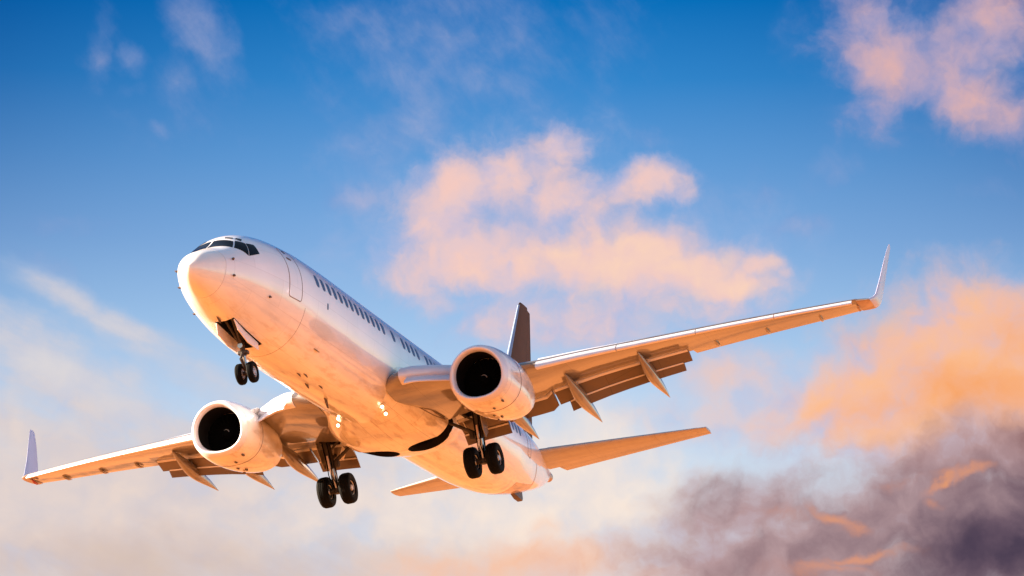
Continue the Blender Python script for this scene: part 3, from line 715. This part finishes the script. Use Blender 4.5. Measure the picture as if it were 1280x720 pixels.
# tail skid, painted ground reflection (brown patch and ring), tail-cone exhaust
sk = MB().loft([[V(s, y*w, z) for y, z in ((-1, zt), (1, zt), (1, zb), (-1, zb))] for s, w, zt, zb in ((32.3, .08, -.85, -1.0), (32.9, .12, -.75, -1.10), (33.4, .11, -.6, -1.12), (33.6, .08, -.55, -.98))])
skid = sk.build('tail_skid', M['probe'], root, bevel=.02)
skin_patch(30.2, 33.5, D(146), D(196), .005, 18, 26).build('tail_reflection_patch', M['tailrefl'], root)
seam([(33.6-.0006*(a-170)**2/2, D(a)) for a in range(112, 216, 4)], .006, .13).build('tail_reflection_ring', M['tailrefl'], root)  # dark edge of the painted reflection, drawn as a wide band
MB().lathe(V(37.9, 0, .95), (-1, 0, -.02), [(0, .24), (.35, .21), (.45, .17), (.3, .14)], 24).build('auxiliary_exhaust', M['dullmetal'], root)

# --- landing gear
def wheel(c, R0, w, side, rimr, parent):
    t = MB(); pr = [(-w*.30, rimr), (-w*.44, rimr+.03), (-w*.5, R0*.80), (-w*.44, R0*.93), (-w*.30, R0*.985)]
    for k in (-.17, 0, .17): pr += [((k-.035)*w, R0), ((k-.02)*w, R0-.014), ((k+.02)*w, R0-.014), ((k+.035)*w, R0)]
    pr += [(w*.30, R0*.985), (w*.44, R0*.93), (w*.5, R0*.80), (w*.44, rimr+.03), (w*.30, rimr)]
    t.lathe(c, (0, 1, 0), pr, 44); t.build('tyre', M['tyre'], parent, 50)
    r = MB(); r.lathe(c, (0, 1, 0), [(-w*.38, .02), (-w*.40, rimr*.35), (-w*.26, rimr*.45), (-w*.22, rimr*.82), (-w*.36, rimr*.97), (-w*.31, rimr*1.02), (w*.31, rimr*1.02), (w*.36, rimr*.97), (w*.22, rimr*.82), (w*.26, rimr*.45), (w*.40, rimr*.35), (w*.38, .02)], 36)
    for k in range(10):
        a = 2*math.pi*k/10
        for sg in (-1, 1):
            r.lathe(Vector(c)+Vector((rimr*.64*math.cos(a), sg*w*.22, rimr*.64*math.sin(a))), (0, sg, 0), [(0, .03), (.03, .028), (.03, .004)], 8)
    r.build('rim', M['rim'], parent)
def main_gear(g):
    ax = V(19.32, g*2.86, -3.05); top = V(18.75, g*2.95, -1.15); mid = top.lerp(ax, .56)
    s = MB(); s.tube([top, top.lerp(ax, .1), top.lerp(ax, .12), mid, mid+(ax-top)*.03], [.15, .15, .17, .155, .185], 18)
    s.tube([ax+Vector((.0, -.36, 0)), ax+Vector((0, .36, 0))], .10, 14)
    s.tube([ax+Vector((.0, 0, -.12)), ax+Vector((0, 0, .16))], .13, 14)
    leg = s.build('main_landing_gear', M['gear'], root)
    MB().tube([mid, ax], .105, 16).build('shock_piston', M['chrome'], leg)
    for sg in (-1, 1): wheel(ax+Vector((0, sg*.43, 0)), .575, .42, sg, .27, leg)
    MB().tube([mid+Vector((0, -g*.05, .1)), V(18.85, g*1.75, -1.45)], [.075, .06], 10).build('side_brace', M['gear'], leg)
    MB().tube([top.lerp(ax, .3), V(18.75, g*2.25, -1.2)], .045, 8).build('side_brace', M['gear'], leg)
    MB().tube([top.lerp(ax, .42), V(20.1, g*2.95, -1.45)], .07, 10).build('drag_brace', M['gear'], leg)
    for a, b in ((mid+Vector((-.16, 0, -.02)), mid+Vector((-.42, 0, -.38))), (mid+Vector((-.42, 0, -.38)), ax+Vector((-.12, 0, .10)))):
        MB().loft([[a+Vector((0, y, z)) for y, z in ((-.12, -.03), (.12, -.03), (.12, .03), (-.12, .03))], [b+Vector((0, y, z)) for y, z in ((-.06, -.03), (.06, -.03), (.06, .03), (-.06, .03))]]).build('torque_link', M['gear'], leg)
    # strut door carried on the outboard side
    MB().plate([V(18.3, g*3.20, -1.18), V(19.05, g*3.22, -1.22), V(19.28, g*3.16, -2.05), V(19.0, g*3.14, -2.30), V(18.72, g*3.15, -2.05)], .035).build('strut_door', M['wing'], leg, bevel=.01)
    MB().plate([V(18.95, g*2.35, -1.55), V(19.35, g*2.35, -1.6), V(19.35, g*2.52, -1.95), V(18.95, g*2.52, -1.95)], .03).build('wing_door', M['whitepart'], leg)
    for k in (-.09, .09):
        MB().tube([top.lerp(ax, .12)+Vector((.16, k, 0)), mid+Vector((.19, k, 0)), mid+Vector((.24, k*.6, -.35)), ax+Vector((.12, k, .1))], .018, 6).build('brake_hose', M['black'], leg)
    MB().box(top.lerp(ax, .52)+Vector((.05, -g*.27, 0)), .2, .16, .26).build('actuator', M['gear'], leg, bevel=.03)
    MB().tube([top.lerp(ax, .36)+Vector((.17, 0, 0)), top.lerp(ax, .62)+Vector((.21, 0, 0))], .055, 10).build('damper', M['dullmetal'], leg)
    return leg
main_gear(1); main_gear(-1)
ax = V(4.05, 0, -2.97); top = V(3.72, 0, -1.35); mid = top.lerp(ax, .62)
s = MB(); s.tube([top, top.lerp(ax, .55), mid, mid+(ax-top)*.04], [.085, .085, .10, .11], 16); s.tube([ax+Vector((0, -.2, 0)), ax+Vector((0, .2, 0))], .06, 12)
ng = s.build('nose_landing_gear', M['gear'], root)
MB().tube([mid, ax], .058, 14).build('shock_piston', M['chrome'], ng)
for sg in (-1, 1): wheel(ax+Vector((0, sg*.20, 0)), .345, .20, sg, .17, ng)
MB().tube([top.lerp(ax, .52), V(2.9, .12, -1.45)], .045, 8).build('drag_brace', M['gear'], ng)
MB().tube([top.lerp(ax, .52), V(2.9, -.12, -1.45)], .045, 8).build('drag_brace', M['gear'], ng)
for a, b in ((mid+Vector((.08, 0, 0)), mid+Vector((.26, 0, -.22))), (mid+Vector((.26, 0, -.22)), ax+Vector((.06, 0, .08)))):
    MB().tube([a, b], [.06, .035], 8).build('torque_link', M['gear'], ng)
MB().lathe(top.lerp(ax, .48)+Vector((.10, .0, .0)), (1, 0, -.1), [(0, .03), (.05, .085), (.09, .09), (.10, .085)], 18).build('taxi_light', M['chrome'], ng)
MB().box(top.lerp(ax, .60)+Vector((0, 0, 0)), .22, .34, .13).build('steering_collar', M['gear'], ng, bevel=.03)
for g in (1, -1):
    P = [fpt(2.62, g*D(167), .0), fpt(3.5, g*D(169.5), .0), fpt(4.55, g*D(170.5), 0)]
    o = Vector((0, g*.06, -.40)); 
    MB().plate([P[0], P[1], P[2], P[2]+o*.75+Vector((.1, 0, 0)), P[1]+o, P[0]+o*.85+Vector((-.15, 0, 0))], .035).build('nose_gear_door', M['whitepart'], root, bevel=.008)

# --- lamps in the belly fairing, lit
def fair_pt(s, a):
    r = fair_ring(s, 181); return Vector(r[int(round(math.degrees(a)+90))])
for s_, a_ in ((14.25, .54), (14.75, .45), (14.15, -.37), (14.95, -.49)):
    p = fair_pt(s_, a_); n = Vector((1, 0, -.42)).normalized()
    h = MB().lathe(p+Vector((.02, 0, -.07)), n, [(-.12, .03), (-.02, .075), (.05, .082), (.06, .075)], 18).build('landing_light', M['metal'], root)
    MB().lathe(p+Vector((.02, 0, -.07)), n, [(.04, .07), (.065, .062), (.076, .03), (.078, .003)], 18).build('lens', M['lamp'], h)
# curved joints where the fairing meets the wing root
def fair_seam(L, w=.035):
    mb = MB(); pts = []
    for i in range(len(L)-1):
        for k in range(8):
            t = k/8; pts.append((L[i][0]+(L[i+1][0]-L[i][0])*t, L[i][1]+(L[i+1][1]-L[i][1])*t))
    def at(s, a):
        r = fair_ring(s, 721); x = (math.degrees(a)+90)*4; i = int(x); return Vector(r[i]).lerp(Vector(r[min(i+1, 720)]), x-i)
    return mb.tube([at(s, a)+Vector((0, 0, -.004)) for s, a in pts], w/2, 6)
for g in (1, -1):
    fair_seam([(14.18, g*.84), (15.0, g*.87), (15.74, g*.92), (17.0, g*1.0), (18.2, g*1.10)]).build('fairing_joint', M['seam'], root)
    fair_seam([(14.5, g*1.14), (15.4, g*1.08), (16.4, g*1.06), (18.2, g*1.11)], .03).build('fairing_joint', M['seam'], root)
# ------------------------------------------------------------------ ground (below the frame; it sends the warm light up to the belly)
me = bpy.data.meshes.new('ground'); G_ = 25000
n_ = 24; vs = []; fs = []
for i in range(n_+1):
    for j in range(n_+1): vs.append((G_*(2*i/n_-1), G_*(2*j/n_-1), 0))
for i in range(n_):
    for j in range(n_): a = i*(n_+1)+j; fs.append((a, a+n_+1, a+n_+2, a+1))
me.from_pydata(vs, [], fs)
gm, nt, b = new_mat('red_sandy_soil')
tc = N(nt, 'ShaderNodeTexCoord'); no = N(nt, 'ShaderNodeTexNoise'); no.inputs['Scale'].default_value = .045; no.inputs['Detail'].default_value = 4
nt.links.new(tc.outputs['Object'], no.inputs['Vector'])
rp = ramp(nt, [(.36, (.10, .045, .018)), (.47, (.46, .155, .038)), (.60, (.74, .255, .062))]); nt.links.new(no.outputs['Fac'], rp.inputs['Fac'])
nt.links.new(rp.outputs['Color'], b.inputs['Base Color']); b.inputs['Roughness'].default_value = .95
me.materials.append(gm)
go = bpy.data.objects.new('ground', me); scene.collection.objects.link(go); go['kind'] = 'structure'
